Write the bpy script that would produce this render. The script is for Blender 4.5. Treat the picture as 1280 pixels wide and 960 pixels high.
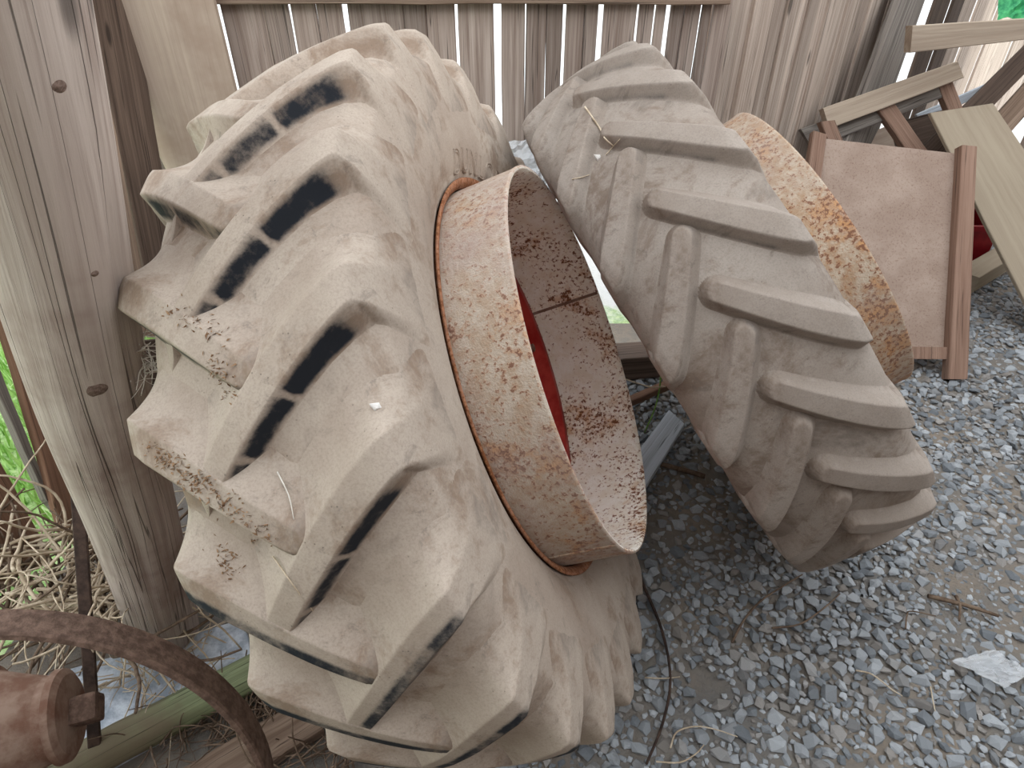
import bpy, bmesh, math, random
import numpy as np
from mathutils import Vector, Matrix, noise as mnoise
from mathutils.bvhtree import BVHTree

for o in list(bpy.data.objects):
    bpy.data.objects.remove(o)
scene = bpy.context.scene
C = scene.collection
R = math.radians
rnd = random.Random(7)

# ------------------------------------------------------------------ camera
PITCH, FPX, CAMH = 36.98, 806.5, 1.6
cd = bpy.data.cameras.new('camera')
cam = bpy.data.objects.new('camera', cd)
C.objects.link(cam)
cam.location = (0, 0, CAMH)
cam.rotation_euler = (R(90 - PITCH), 0, 0)
cd.sensor_fit = 'HORIZONTAL'
cd.sensor_width = 36
cd.lens = FPX / 1280 * 36
cd.clip_start = 0.02
cd.clip_end = 300
scene.camera = cam

# ------------------------------------------------------------------ world, sun, exposure
w = bpy.data.worlds.new('world')
scene.world = w
w.use_nodes = True
bg = w.node_tree.nodes['Background']
bg.inputs[0].default_value = (0.93, 0.97, 1.0, 1)
bg.inputs[1].default_value = 1.7
sd = bpy.data.lights.new('sun', 'SUN')
sun = bpy.data.objects.new('sun', sd)
C.objects.link(sun)
sd.energy = 0.4
sd.angle = R(5)
sd.color = (1.0, 0.96, 0.9)
sun.rotation_euler = Vector((-0.80, 0.50, -0.36)).to_track_quat('-Z', 'Y').to_euler()
vs = scene.view_settings
vs.view_transform = 'Standard'
vs.look = 'None'
vs.gamma = 1
vs.use_curve_mapping = False
vs.exposure = 0.55

# ------------------------------------------------------------------ helpers: places
_p = R(PITCH)
FW = Vector((0, math.cos(_p), -math.sin(_p)))
UP = Vector((0, math.sin(_p), math.cos(_p)))
RT = Vector((1, 0, 0))
O = Vector((0, 0, CAMH))


def ray(x, y):
    return FW + RT * ((x - 640) / FPX) - UP * ((y - 480) / FPX)


def at_y(x, y, Y):
    d = ray(x, y)
    return O + d * (Y / d.y)


def at_z(x, y, z=0.0):
    d = ray(x, y)
    return O + d * ((z - CAMH) / d.z)


def at_d(x, y, d):
    return O + ray(x, y) * d


def at_plane(x, y, p, n):
    d = ray(x, y)
    return O + d * ((p - O).dot(n) / d.dot(n))


def px_of(P):
    d = P - O
    z = d.dot(FW)
    return 640 + FPX * d.x / z, 480 - FPX * d.dot(UP) / z, z


# ------------------------------------------------------------------ helpers: objects
def link(name, me, mat=None, parent=None, smooth=False):
    o = bpy.data.objects.new(name, me)
    C.objects.link(o)
    if mat is not None and len(me.materials) == 0:
        me.materials.append(mat)
    if parent is not None:
        o.parent = parent
    if smooth:
        me.shade_smooth()
    return o


def tag(o, label=None, cat=None, group=None, kind=None):
    if label:
        o['label'] = label
    if cat:
        o['category'] = cat
    if group:
        o['group'] = group
    if kind:
        o['kind'] = kind
    return o


def empty(name, loc=(0, 0, 0), label=None, cat=None, group=None, kind=None):
    o = bpy.data.objects.new(name, None)
    o.empty_display_size = 0.05
    C.objects.link(o)
    o.location = loc
    return tag(o, label, cat, group, kind)


def mesh(name, verts, faces, uvs=None):
    me = bpy.data.meshes.new(name)
    me.from_pydata([tuple(v) for v in verts], [], faces)
    if uvs is not None:
        uvl = me.uv_layers.new(name='grain')
        for l in me.loops:
            uvl.data[l.index].uv = uvs[l.vertex_index]
    me.update()
    return me


# ------------------------------------------------------------------ helpers: materials
def lin(c):
    def f(v):
        v /= 255.0
        return v / 12.92 if v <= 0.04045 else ((v + 0.055) / 1.055) ** 2.4
    return (f(c[0]), f(c[1]), f(c[2]), 1)


class NT:
    def __init__(s, name):
        s.m = bpy.data.materials.new(name)
        s.m.use_nodes = True
        s.t = s.m.node_tree
        s.b = s.t.nodes['Principled BSDF']
        s.out = s.t.nodes['Material Output']

    def n(s, typ, **kw):
        x = s.t.nodes.new(typ)
        for k, v in kw.items():
            setattr(x, k, v)
        return x

    def set(s, sock, v):
        if hasattr(v, 'is_output'):
            s.t.links.new(v, sock)
        else:
            sock.default_value = v

    def coord(s, which='Object'):
        return s.n('ShaderNodeTexCoord').outputs[which]

    def mapping(s, vec, scale=(1, 1, 1), loc=(0, 0, 0)):
        m = s.n('ShaderNodeMapping')
        s.set(m.inputs['Vector'], vec)
        m.inputs['Scale'].default_value = scale
        s.set(m.inputs['Location'], loc)
        return m.outputs[0]

    def noise(s, vec, scale, detail=4, rough=0.6, dist=0.0):
        x = s.n('ShaderNodeTexNoise')
        s.set(x.inputs['Vector'], vec)
        x.inputs['Scale'].default_value = scale
        x.inputs['Detail'].default_value = detail
        x.inputs['Roughness'].default_value = rough
        x.inputs['Distortion'].default_value = dist
        return x.outputs['Fac']

    def voro(s, vec, scale, feature='F1', out='Distance'):
        x = s.n('ShaderNodeTexVoronoi', feature=feature)
        s.set(x.inputs['Vector'], vec)
        x.inputs['Scale'].default_value = scale
        return x.outputs[out]

    def ramp(s, fac, a, b, ca=0.0, cb=1.0):
        x = s.n('ShaderNodeMapRange', interpolation_type='SMOOTHSTEP')
        s.set(x.inputs[0], fac)
        x.inputs[1].default_value = a
        x.inputs[2].default_value = b
        x.inputs[3].default_value = ca
        x.inputs[4].default_value = cb
        return x.outputs[0]

    def math(s, op, a, b=0.0):
        x = s.n('ShaderNodeMath', operation=op)
        s.set(x.inputs[0], a)
        s.set(x.inputs[1], b)
        return x.outputs[0]

    def mix(s, fac, a, b, blend='MIX'):
        x = s.n('ShaderNodeMix', data_type='RGBA', blend_type=blend)
        s.set(x.inputs[0], fac)
        s.set(x.inputs[6], a)
        s.set(x.inputs[7], b)
        return x.outputs[2]

    def attr(s, name, typ='GEOMETRY', out='Fac'):
        x = s.n('ShaderNodeAttribute', attribute_type=typ, attribute_name=name)
        return x.outputs[out]

    def bump(s, h, strength=0.5, dist=0.01):
        x = s.n('ShaderNodeBump')
        s.set(x.inputs['Height'], h)
        x.inputs['Strength'].default_value = strength
        x.inputs['Distance'].default_value = dist
        s.t.links.new(x.outputs[0], s.b.inputs['Normal'])

    def color(s, c):
        s.set(s.b.inputs['Base Color'], c)

    def rough(s, v):
        s.set(s.b.inputs['Roughness'], v)
        s.b.inputs['Specular IOR Level'].default_value = 0.25


def wood(name, light, dark, grain=1.0, dirt=None, vary=0.25, bump=0.35, spots=True, fine=110):
    m = NT(name)
    uv = m.n('ShaderNodeUVMap', uv_map='grain').outputs[0]
    oi = m.n('ShaderNodeObjectInfo')
    off = m.n('ShaderNodeCombineXYZ')
    m.set(off.inputs[0], m.math('MULTIPLY', oi.outputs['Random'], 37.0))
    m.set(off.inputs[1], m.math('MULTIPLY', oi.outputs['Random'], 91.0))
    va = m.n('ShaderNodeVectorMath', operation='ADD')
    m.set(va.inputs[0], uv)
    m.set(va.inputs[1], off.outputs[0])
    v = va.outputs[0]
    g1 = m.noise(m.mapping(v, (fine, 2.2, 1)), 1.0, 5, 0.65, 0.6)
    g2 = m.noise(m.mapping(v, (22, 0.8, 1)), 1.0, 4, 0.6, 1.2)
    g3 = m.noise(m.mapping(v, (6, 2.0, 1)), 1.0, 3, 0.6)
    f = m.ramp(m.math('ADD', m.math('MULTIPLY', g1, 0.5), m.math('MULTIPLY', g2, 0.5)), 0.36, 0.64)
    c = m.mix(f, lin(dark), lin(light))
    c = m.mix(m.ramp(g3, 0.35, 0.7, 0.0, 0.45 * grain), c, lin([(a * 0.6 + b * 0.4) for a, b in zip(dark, light)]))
    if dirt:
        d = m.noise(m.coord('Object'), 2.6, 5, 0.65)
        c = m.mix(m.ramp(d, 0.45, 0.68, 0, 0.85), c, lin(dirt))
    if spots:
        k = m.voro(m.mapping(v, (7, 2.2, 1)), 1.0)
        c = m.mix(m.ramp(k, 0.05, 0.11, 0.75, 0.0), c, lin([x * 0.45 for x in dark]))
    # cracks
    cr = m.noise(m.mapping(v, (48, 0.55, 1)), 1.0, 2, 0.5, 0.3)
    crk = m.ramp(m.math('ABSOLUTE', m.math('SUBTRACT', cr, 0.5)), 0.0, 0.012, 1.0, 0.0)
    c = m.mix(m.math('MULTIPLY', crk, 0.7 * grain * grain), c, lin([x * 0.4 for x in dark]))
    hv = m.n('ShaderNodeHueSaturation')
    hv.inputs['Saturation'].default_value = 0.95
    m.set(hv.inputs['Value'], m.ramp(oi.outputs['Random'], 0, 1, 1 - vary, 1 + vary * 0.7))
    m.set(hv.inputs['Color'], c)
    m.color(hv.outputs[0])
    m.rough(0.85)
    m.bump(m.math('SUBTRACT', m.math('ADD', g1, g2), m.math('MULTIPLY', crk, grain * grain)), bump, 0.004)
    return m.m


def plain(name, c1, c2, scale=20, rough=0.8, bump=0.3, dist=0.004, metal=0.0, trans=0.0):
    m = NT(name)
    co = m.coord('Object')
    f = m.noise(co, scale, 6, 0.65)
    m.color(m.mix(m.ramp(f, 0.35, 0.65), lin(c1), lin(c2)))
    m.rough(rough)
    m.b.inputs['Metallic'].default_value = metal
    if trans:
        m.b.inputs['Transmission Weight'].default_value = trans
    if bump:
        m.bump(f, bump, dist)
    return m.m


def dusty_rubber(name, base, pale, dark, brown, amt):
    """dust over black rubber; attribute 'bare' on lugs marks rubber the dust has not covered"""
    m = NT(name)
    co = m.coord('Object')
    n1 = m.noise(co, 3.2, 6, 0.62)
    n2 = m.noise(co, 16, 6, 0.7)
    n3 = m.noise(co, 75, 3, 0.6)
    c = m.mix(m.ramp(n1, 0.3, 0.68), lin(base), lin(pale))
    c = m.mix(m.ramp(m.noise(co, 5.1, 5, 0.7, 0.6), 0.54, 0.72, 0, amt), c, lin(dark))
    c = m.mix(m.ramp(m.noise(m.mapping(co, (1, 1, 1), (3, 7, 2)), 7.0, 6, 0.75, 0.4), 0.49, 0.66, 0, 0.8), c, lin(brown))
    c = m.mix(m.ramp(m.noise(m.mapping(co, (1, 1, 1), (1, 5, 9)), 22.0, 6, 0.8, 0.8), 0.56, 0.68, 0, 0.5), c, lin(dark))
    c = m.mix(m.ramp(m.noise(co, 330, 3, 0.7), 0.4, 0.7, 0, 0.28), c, lin([x * 0.72 for x in base]))
    c = m.mix(m.ramp(n3, 0.62, 0.75, 0, 0.35), c, lin(pale))
    sp = m.voro(co, 95)
    c = m.mix(m.math('MULTIPLY', m.ramp(sp, 0.05, 0.16, 0.55, 0), m.ramp(n2, 0.5, 0.62)), c, lin([x * 0.5 for x in brown]))
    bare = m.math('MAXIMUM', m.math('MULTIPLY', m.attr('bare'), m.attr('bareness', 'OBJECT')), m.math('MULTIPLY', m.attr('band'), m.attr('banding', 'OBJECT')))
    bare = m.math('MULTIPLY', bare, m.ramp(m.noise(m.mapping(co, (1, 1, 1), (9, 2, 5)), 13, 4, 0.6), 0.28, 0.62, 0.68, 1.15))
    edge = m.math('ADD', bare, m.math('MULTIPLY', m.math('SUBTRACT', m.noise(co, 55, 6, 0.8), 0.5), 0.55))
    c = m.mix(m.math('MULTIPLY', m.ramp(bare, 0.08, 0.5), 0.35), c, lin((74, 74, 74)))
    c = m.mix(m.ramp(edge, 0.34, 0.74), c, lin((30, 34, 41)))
    m.color(c)
    m.rough(0.78)
    m.bump(m.math('ADD', m.math('MULTIPLY', n2, 0.7), m.math('MULTIPLY', n3, 0.35)), 0.28, 0.004)
    return m.m


def rust(name, cols, speck, patch, dust=None, dustamt=0.0, scale=1.0, bump=0.5):
    """painted steel (cols) with rust speckles gathered in orange stained areas"""
    m = NT(name)
    co = m.coord('Object')
    big = m.noise(co, 5.0 * scale, 5, 0.62, 0.6)
    mid = m.noise(co, 34 * scale, 5, 0.7, 0.3)
    fine = m.noise(co, 120 * scale, 3, 0.6)
    grit = m.noise(co, 300 * scale, 2, 0.6)
    c = m.mix(m.ramp(mid, 0.35, 0.65), lin(cols[0]), lin(cols[1]))
    stain = m.mix(m.ramp(mid, 0.38, 0.62), lin((150, 96, 54)), lin((206, 152, 96)))
    area = m.math('ADD', m.math('MULTIPLY', big, 0.8), m.math('MULTIPLY', mid, 0.3))
    c = m.mix(m.ramp(area, patch, patch + 0.14, 0.0, 0.85), c, stain)
    thr = m.math('ADD', m.math('ADD', m.math('MULTIPLY', fine, 0.75), m.math('MULTIPLY', grit, 0.2)), m.math('MULTIPLY', big, 0.5))
    c = m.mix(m.ramp(thr, speck - 0.05, speck, 0.0, 0.45), c, lin((170, 112, 66)))
    c = m.mix(m.ramp(thr, speck, speck + 0.04, 0.0, 0.92), c, lin((116, 70, 44)))
    if dust:
        d = m.noise(m.mapping(co, (1, 1, 1), (4, 1, 8)), 3.6 * scale, 5, 0.65)
        c = m.mix(m.ramp(d, 0.36, 0.66, dustamt * 0.25, dustamt), c, lin(dust))
    m.color(c)
    m.rough(m.ramp(mid, 0.3, 0.7, 0.7, 0.9))
    m.bump(m.math('ADD', fine, grit), bump, 0.003)
    return m.m


M = {}
M['rubber_a'] = dusty_rubber('dusty_rubber_front', (154, 138, 125), (177, 164, 151), (116, 106, 98), (130, 109, 92), 0.7)
M['rubber_b'] = dusty_rubber('dusty_rubber_rear', (138, 126, 116), (160, 150, 141), (102, 92, 84), (114, 97, 84), 0.85)
M['rim_out'] = rust('rusty_rim_outside', ((196, 184, 168), (176, 154, 130)), 0.79, 0.55, (170, 152, 145), 0.75)
M['rim_in'] = rust('speckled_rim_inside', ((248, 243, 234), (238, 228, 212)), 0.80, 0.57)
M['rim_b'] = rust('rusty_rim_rear', ((192, 176, 156), (168, 138, 108)), 0.77, 0.53, (160, 146, 138), 0.55)
M['flange'] = rust('rusty_flange', ((158, 112, 88), (128, 88, 68)), 0.73, 0.56)
M['red'] = plain('faded_red_paint', (158, 34, 30), (190, 66, 58), 14, 0.5, 0.15)
M['old_iron'] = plain('old_rusty_iron', (84, 66, 57), (118, 96, 84), 60, 0.9, 0.8, 0.006)
M['hub_iron'] = plain('rusty_hub_iron', (112, 82, 68), (148, 126, 112), 14, 0.85, 0.5)
M['dark_iron'] = plain('dark_iron', (48, 38, 34), (78, 62, 54), 30, 0.85, 0.5)
M['plank'] = wood('weathered_plank', (172, 157, 147), (124, 106, 96), vary=0.25)
M['slat'] = wood('pale_slat', (206, 190, 176), (154, 135, 122), vary=0.2)
M['rail'] = wood('old_rail', (160, 138, 120), (116, 94, 78))
M['tan'] = wood('tan_plank', (190, 172, 156), (172, 153, 137), dirt=(160, 138, 122), spots=False, vary=0.05, fine=60, grain=0.35, bump=0.15)
M['post'] = wood('grey_log', (200, 187, 178), (158, 141, 132), dirt=(142, 120, 110), vary=0.02, bump=0.8, fine=70)
M['brown'] = wood('brown_board', (148, 112, 90), (112, 80, 62), vary=0.15, spots=False)
M['darkwood'] = wood('dark_board', (112, 94, 82), (72, 58, 50), vary=0.15)
M['greywood'] = wood('grey_board', (150, 142, 134), (104, 96, 90), vary=0.08)
M['timber'] = wood('pale_timber', (178, 162, 144), (154, 137, 120), grain=0.5, vary=0.1)
M['board'] = wood('smooth_tan_board', (176, 162, 141), (164, 149, 129), vary=0.04, spots=False, bump=0.1, fine=30, grain=0.4)
M['batten'] = wood('reddish_batten', (162, 132, 114), (128, 98, 82), vary=0.08, spots=False)
M['bleached'] = wood('bleached_board', (205, 212, 222), (168, 174, 182), vary=0.02, spots=False)
M['greenlog'] = wood('green_sill_log', (150, 164, 124), (110, 118, 88), dirt=(118, 104, 86), vary=0.02, spots=False)


def hardboard():
    m = NT('hardboard')
    co = m.coord('Object')
    a = m.noise(co, 130, 4, 0.75)
    b = m.noise(co, 6, 5, 0.6)
    c = m.mix(m.ramp(b, 0.35, 0.65), lin((154, 134, 121)), lin((170, 151, 138)))
    c = m.mix(m.ramp(a, 0.5, 0.68, 0, 0.55), c, lin((118, 90, 74)))
    m.color(c)
    m.rough(0.85)
    m.bump(a, 0.15, 0.002)
    return m.m


M['hardboard'] = hardboard()


def dirt_mat():
    m = NT('gravel_dirt')
    co = m.coord('Object')
    a = m.noise(co, 2.2, 6, 0.7)
    b = m.noise(co, 55, 6, 0.75)
    c = m.mix(m.ramp(a, 0.40, 0.62), lin((120, 117, 114)), lin((142, 131, 119)))
    c = m.mix(m.ramp(b, 0.42, 0.66), c, lin((128, 122, 114)))
    m.color(c)
    m.rough(0.95)
    m.bump(b, 0.9, 0.01)
    return m.m


def stone_mat():
    m = NT('grey_stone')
    co = m.coord('Object')
    oi = m.n('ShaderNodeObjectInfo').outputs['Random']
    t = m.math('FRACT', m.math('ADD', m.attr('tone'), oi))
    g = m.noise(co, 40, 5, 0.7)
    c = m.mix(t, lin((112, 118, 124)), lin((178, 183, 188)))
    c = m.mix(m.ramp(m.math('FRACT', m.math('MULTIPLY', t, 7.3)), 0.72, 0.95, 0, 0.55), c, lin((140, 126, 110)))
    c = m.mix(m.ramp(g, 0.4, 0.7, 0, 0.45), c, lin((84, 82, 80)))
    m.color(c)
    m.rough(0.8)
    m.bump(g, 0.3, 0.003)
    return m.m


def ground_mat():
    m = NT('yard_ground')
    co = m.coord('Object')
    sx = m.n('ShaderNodeSeparateXYZ')
    m.set(sx.inputs[0], co)
    a = m.noise(co, 3.0, 6, 0.7)
    b = m.noise(co, 40, 5, 0.75)
    grass = m.mix(m.ramp(b, 0.35, 0.65), lin((130, 176, 96)), lin((206, 226, 170)))
    pale = m.mix(a, lin((215, 218, 214)), lin((236, 238, 240)))  # near-white far yard: outdoor daylight glare put into the colour
    far = m.ramp(m.math('ADD', sx.outputs[1], m.math('MULTIPLY', a, 2.0)), 3.5, 4.0)
    m.color(m.mix(far, grass, pale))
    m.rough(0.95)
    m.bump(b, 0.6, 0.02)
    return m.m


M['dirt'] = dirt_mat()
M['stone'] = stone_mat()
M['yard'] = ground_mat()
M['slab'] = plain('pale_concrete', (150, 160, 174), (206, 214, 224), 22, 0.9, 0.6, 0.008)
M['straw'] = plain('dry_straw', (168, 150, 128), (206, 192, 170), 30, 0.9, 0)
M['twig'] = plain('dark_twig', (88, 72, 60), (126, 108, 92), 30, 0.9, 0)
M['leaf'] = plain('green_stem', (110, 160, 70), (150, 190, 100), 30, 0.7, 0)
M['netting'] = plain('green_netting', (38, 130, 88), (86, 190, 120), 24, 0.6, 0.4)
M['crate'] = plain('red_plastic', (112, 16, 24), (136, 26, 34), 10, 0.45, 0.05)
M['grassblade'] = plain('grass_blade', (150, 196, 106), (204, 230, 160), 8, 0.7, 0)
M['crumb'] = plain('wood_crumb', (112, 84, 62), (156, 128, 100), 90, 0.9, 0)
M['web'] = plain('cobweb_thread', (196, 190, 180), (225, 220, 212), 30, 0.9, 0)
M['fluff'] = plain('white_fluff', (205, 200, 195), (235, 232, 228), 60, 0.9, 0.3)


def plastic():
    m = NT('clear_plastic')
    co = m.coord('Object')
    m.color((0.82, 0.86, 0.9, 1))
    m.b.inputs['Roughness'].default_value = 0.18
    m.b.inputs['Alpha'].default_value = 0.32
    m.b.inputs['Specular IOR Level'].default_value = 0.7
    m.bump(m.noise(co, 45, 4, 0.6, 0.8), 0.6, 0.01)
    return m.m


M['plastic'] = plastic()


# ------------------------------------------------------------------ helpers: shapes
def slab_mesh(name, corners, normal, th, n=10, wav=0.0, seed=0):
    """solid board from four corners (start-left, start-right, end-right, end-left; length runs start to end),
    front face on the corners, thickness th behind it"""
    a, b, c, d = [Vector(q) for q in corners]
    rs = random.Random(seed)
    normal = Vector(normal).normalized()
    L = ((d - a).length + (c - b).length) / 2
    verts, uvs = [], []
    Wd = ((b - a).length + (c - d).length) / 2
    for i in range(n + 1):
        t = i / n
        p, q = a.lerp(d, t), b.lerp(c, t)
        wd = (q - p)
        if wav and 0 < i < n:
            p = p + wd.normalized() * rs.uniform(-wav, wav)
            q = q + wd.normalized() * rs.uniform(-wav, wav)
        bev = min(0.003, Wd * 0.08, th * 0.2)
        e = wd.normalized() * bev
        ring = [(p + e, bev), (q - e, Wd - bev), (q - normal * bev, Wd), (q - normal * (th - bev), Wd + th),
                (q - normal * th - e, Wd + th), (p - normal * th + e, Wd * 2 + th), (p - normal * (th - bev), -th), (p - normal * bev, 0.0)]
        for pt, u in ring:
            verts.append(pt)
            uvs.append((u, t * L))
    faces = []
    for i in range(n):
        for k in range(8):
            k2 = (k + 1) % 8
            faces.append((i * 8 + k, i * 8 + k2, (i + 1) * 8 + k2, (i + 1) * 8 + k))
    faces.append(tuple(reversed(range(8))))
    faces.append(tuple(n * 8 + k for k in range(8)))
    me = mesh(name, verts, faces, uvs)
    bm = bmesh.new()
    bm.from_mesh(me)
    bmesh.ops.recalc_face_normals(bm, faces=bm.faces)
    bm.to_mesh(me)
    bm.free()
    return me


def slab(name, corners, normal, th, mat, parent=None, n=10, wav=0.0, seed=0):
    return link(name, slab_mesh(name, corners, normal, th, n, wav, seed), M[mat] if isinstance(mat, str) else mat, parent)


def bar(name, p, q, wdt, th, mat, parent=None, up=(0, 0, 1), n=6, wav=0.0, seed=0):
    """rectangular bar along p-q, width wdt across, th along its normal; p-q runs through the middle"""
    p, q = Vector(p), Vector(q)
    ax = (q - p).normalized()
    side = ax.cross(Vector(up)).normalized()
    nrm = side.cross(ax).normalized()
    h = side * (wdt / 2)
    o = nrm * (th / 2)
    return slab(name, (p - h + o, p + h + o, q + h + o, q - h + o), nrm, th, mat, parent, n, wav, seed)


def tube_data(pts, rad, sides=6, taper=1.0):
    pts = [Vector(p) for p in pts]
    n = len(pts)
    verts, uvs, faces = [], [], []
    ref = Vector((0.31, 0.17, 0.93))
    L = 0
    for i, p in enumerate(pts):
        t = (pts[min(i + 1, n - 1)] - pts[max(i - 1, 0)]).normalized()
        s = t.cross(ref)
        s = s.normalized() if s.length > 1e-4 else Vector((1, 0, 0))
        u = s.cross(t)
        r = (rad[i] if isinstance(rad, (list, tuple)) else rad) * (1 + (taper - 1) * i / max(1, n - 1))
        if i:
            L += (p - pts[i - 1]).length
        for k in range(sides):
            a = 2 * math.pi * k / sides
            verts.append(p + s * (r * math.cos(a)) + u * (r * math.sin(a)))
            uvs.append((k / sides * 2 * math.pi * r, L))
    for i in range(n - 1):
        for k in range(sides):
            k2 = (k + 1) % sides
            faces.append((i * sides + k, i * sides + k2, (i + 1) * sides + k2, (i + 1) * sides + k))
    faces.append(tuple(reversed(range(sides))))
    faces.append(tuple((n - 1) * sides + k for k in range(sides)))
    return verts, faces, uvs


def tube(name, pts, rad, mat, parent=None, sides=8, taper=1.0):
    v, f, u = tube_data(pts, rad, sides, taper)
    o = link(name, mesh(name, v, f, u), M[mat], parent)
    o.data.shade_smooth()
    return o


def wobble(p, q, n, amp, seed):
    rs = random.Random(seed)
    p, q = Vector(p), Vector(q)
    out = []
    for i in range(n + 1):
        t = i / n
        k = math.sin(math.pi * t)
        out.append(p.lerp(q, t) + Vector((rs.uniform(-1, 1), rs.uniform(-1, 1), rs.uniform(-.5, .7))) * amp * (0.35 + 0.65 * k) * (0 if i in (0,) else 1))
    return out


def smooth_path(pts, sub=4):
    """Catmull-Rom through the points"""
    P = [Vector(p) for p in pts]
    P = [P[0] * 2 - P[1]] + P + [P[-1] * 2 - P[-2]]
    out = []
    for i in range(1, len(P) - 2):
        for k in range(sub):
            t = k / sub
            a, b, c, d = P[i - 1], P[i], P[i + 1], P[i + 2]
            out.append(0.5 * ((2 * b) + (c - a) * t + (2 * a - 5 * b + 4 * c - d) * t * t + (3 * b - a - 3 * c + d) * t ** 3))
    out.append(P[-2])
    return out


def lathe_mesh(name, prof, n=96, closed=False, a0=0.0, a1=2 * math.pi):
    """revolve (s, r) about local X; angle 0 is +Z"""
    full = abs(a1 - a0 - 2 * math.pi) < 1e-6
    m = n if full else n + 1
    verts, faces = [], []
    for j in range(m):
        a = a0 + (a1 - a0) * j / n
        for s, r in prof:
            verts.append((s, -r * math.sin(a), r * math.cos(a)))
    k = len(prof)
    for j in range(n):
        j2 = (j + 1) % m
        for i in range(k if closed else k - 1):
            i2 = (i + 1) % k
            faces.append((j * k + i, j2 * k + i, j2 * k + i2, j * k + i2))
    me = mesh(name, verts, faces)
    bm = bmesh.new()
    bm.from_mesh(me)
    bmesh.ops.recalc_face_normals(bm, faces=bm.faces)
    bm.to_mesh(me)
    bm.free()
    return me


def ico_rock(seed, flat=0.7, npts=11):
    rs = random.Random(seed)
    bm = bmesh.new()
    for i in range(npts):
        z = 1 - 2 * (i + 0.5) / npts
        a = i * 2.399963 + rs.uniform(-.5, .5)
        r = math.sqrt(max(0, 1 - z * z))
        k = rs.uniform(0.78, 1.1)
        bm.verts.new((r * math.cos(a) * k, r * math.sin(a) * k * rs.uniform(.75, 1), z * k * flat))
    res = bmesh.ops.convex_hull(bm, input=bm.verts)
    bmesh.ops.delete(bm, geom=[g for g in res.get('geom_interior', []) if isinstance(g, bmesh.types.BMVert)], context='VERTS')
    bmesh.ops.recalc_face_normals(bm, faces=bm.faces)
    me = bpy.data.meshes.new('stone')
    bm.to_mesh(me)
    bm.free()
    me.materials.append(M['stone'])
    return me


# ================================================================== THE SETTING
# wall lines: straight back wall, then a wall running away to the right
YB = 2.45
WA, WB = Vector((0.70, 2.56, 0)), Vector((2.62, 4.36, 0))
wdir = (WB - WA).normalized()
wnor = Vector((wdir.y, -wdir.x, 0))

# yard outside, floor inside
yard_me = mesh('ground_outside', [(-14, -6, -0.05), (30, -6, -0.05), (30, 45, -0.05), (-14, 45, -0.05)], [(0, 1, 2, 3)])
tag(link('ground_outside', yard_me, M['yard']), 'yard and grass outside the plank walls, daylight glare put into its far colour', None, kind='structure')


def floor_mesh():
    bm = bmesh.new()
    nx, ny = 150, 150
    x0, x1, y0, y1 = -1.35, 3.6, -1.6, 4.3
    vs_ = {}
    for i in range(nx + 1):
        for j in range(ny + 1):
            x = x0 + (x1 - x0) * i / nx
            y = y0 + (y1 - y0) * j / ny
            z = 0.010 * mnoise.noise((x * 1.7, y * 1.7, 3)) + 0.006 * mnoise.noise((x * 9, y * 9, 1)) - 0.010
            vs_[i, j] = bm.verts.new((x, y, z))
    for i in range(nx):
        for j in range(ny):
            x = x0 + (x1 - x0) * (i + .5) / nx
            y = y0 + (y1 - y0) * (j + .5) / ny
            lim = YB + 0.14 if x < 0.7 else YB + 0.14 + (x - 0.7) * 0.90
            if y < lim:
                bm.faces.new((vs_[i, j], vs_[i + 1, j], vs_[i + 1, j + 1], vs_[i, j + 1]))
    for v in [v for v in bm.verts if not v.link_faces]:
        bm.verts.remove(v)
    me = bpy.data.meshes.new('floor')
    bm.to_mesh(me)
    bm.free()
    me.shade_smooth()
    return me


floor = tag(link('floor', floor_mesh(), M['dirt']), 'dark dirt floor strewn with grey crushed gravel', kind='structure')

# unseen roof strip over the rear, its extent set to shape the light
tag(link('ceiling', slab_mesh('ceiling', ((-1.9, 2.4, 2.55), (0.9, 2.4, 2.55), (0.9, 3.4, 2.6), (-1.9, 3.4, 2.6)), (0, 0, -1), 0.03), M['rail']),
    'unseen board roof strip over the back of the shed, sized to shape the light', kind='structure')

# unseen wall added behind the camera to block low front light
added_wall_front = empty('added_wall_front', (0, -0.75, 0), 'unseen upright plank wall added behind the camera to block low front light', kind='structure')
for i in range(27):
    xa = -2.0 + i * 0.2
    slab('plank', ((xa + 0.196, 0, 0.02), (xa, 0, 0.02), (xa, 0, 2.5), (xa + 0.196, 0, 2.5)), (0, 1, 0), 0.02, 'plank', added_wall_front, 4, 0.001, 300 + i)

added_wall_side = empty('added_wall_side', (3.42, 0, 0), 'unseen upright plank wall added on the right to cut light from that side', kind='structure')  # unseen wall added to cut the light coming from the right
for i in range(26):
    ya = -0.75 + i * 0.2
    slab('plank', ((0, ya, 0.02), (0, ya + 0.196, 0.02), (0, ya + 0.196, 2.5), (0, ya, 2.5)), (-1, 0, 0), 0.02, 'plank', added_wall_side, 4, 0.001, 400 + i)

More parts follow.
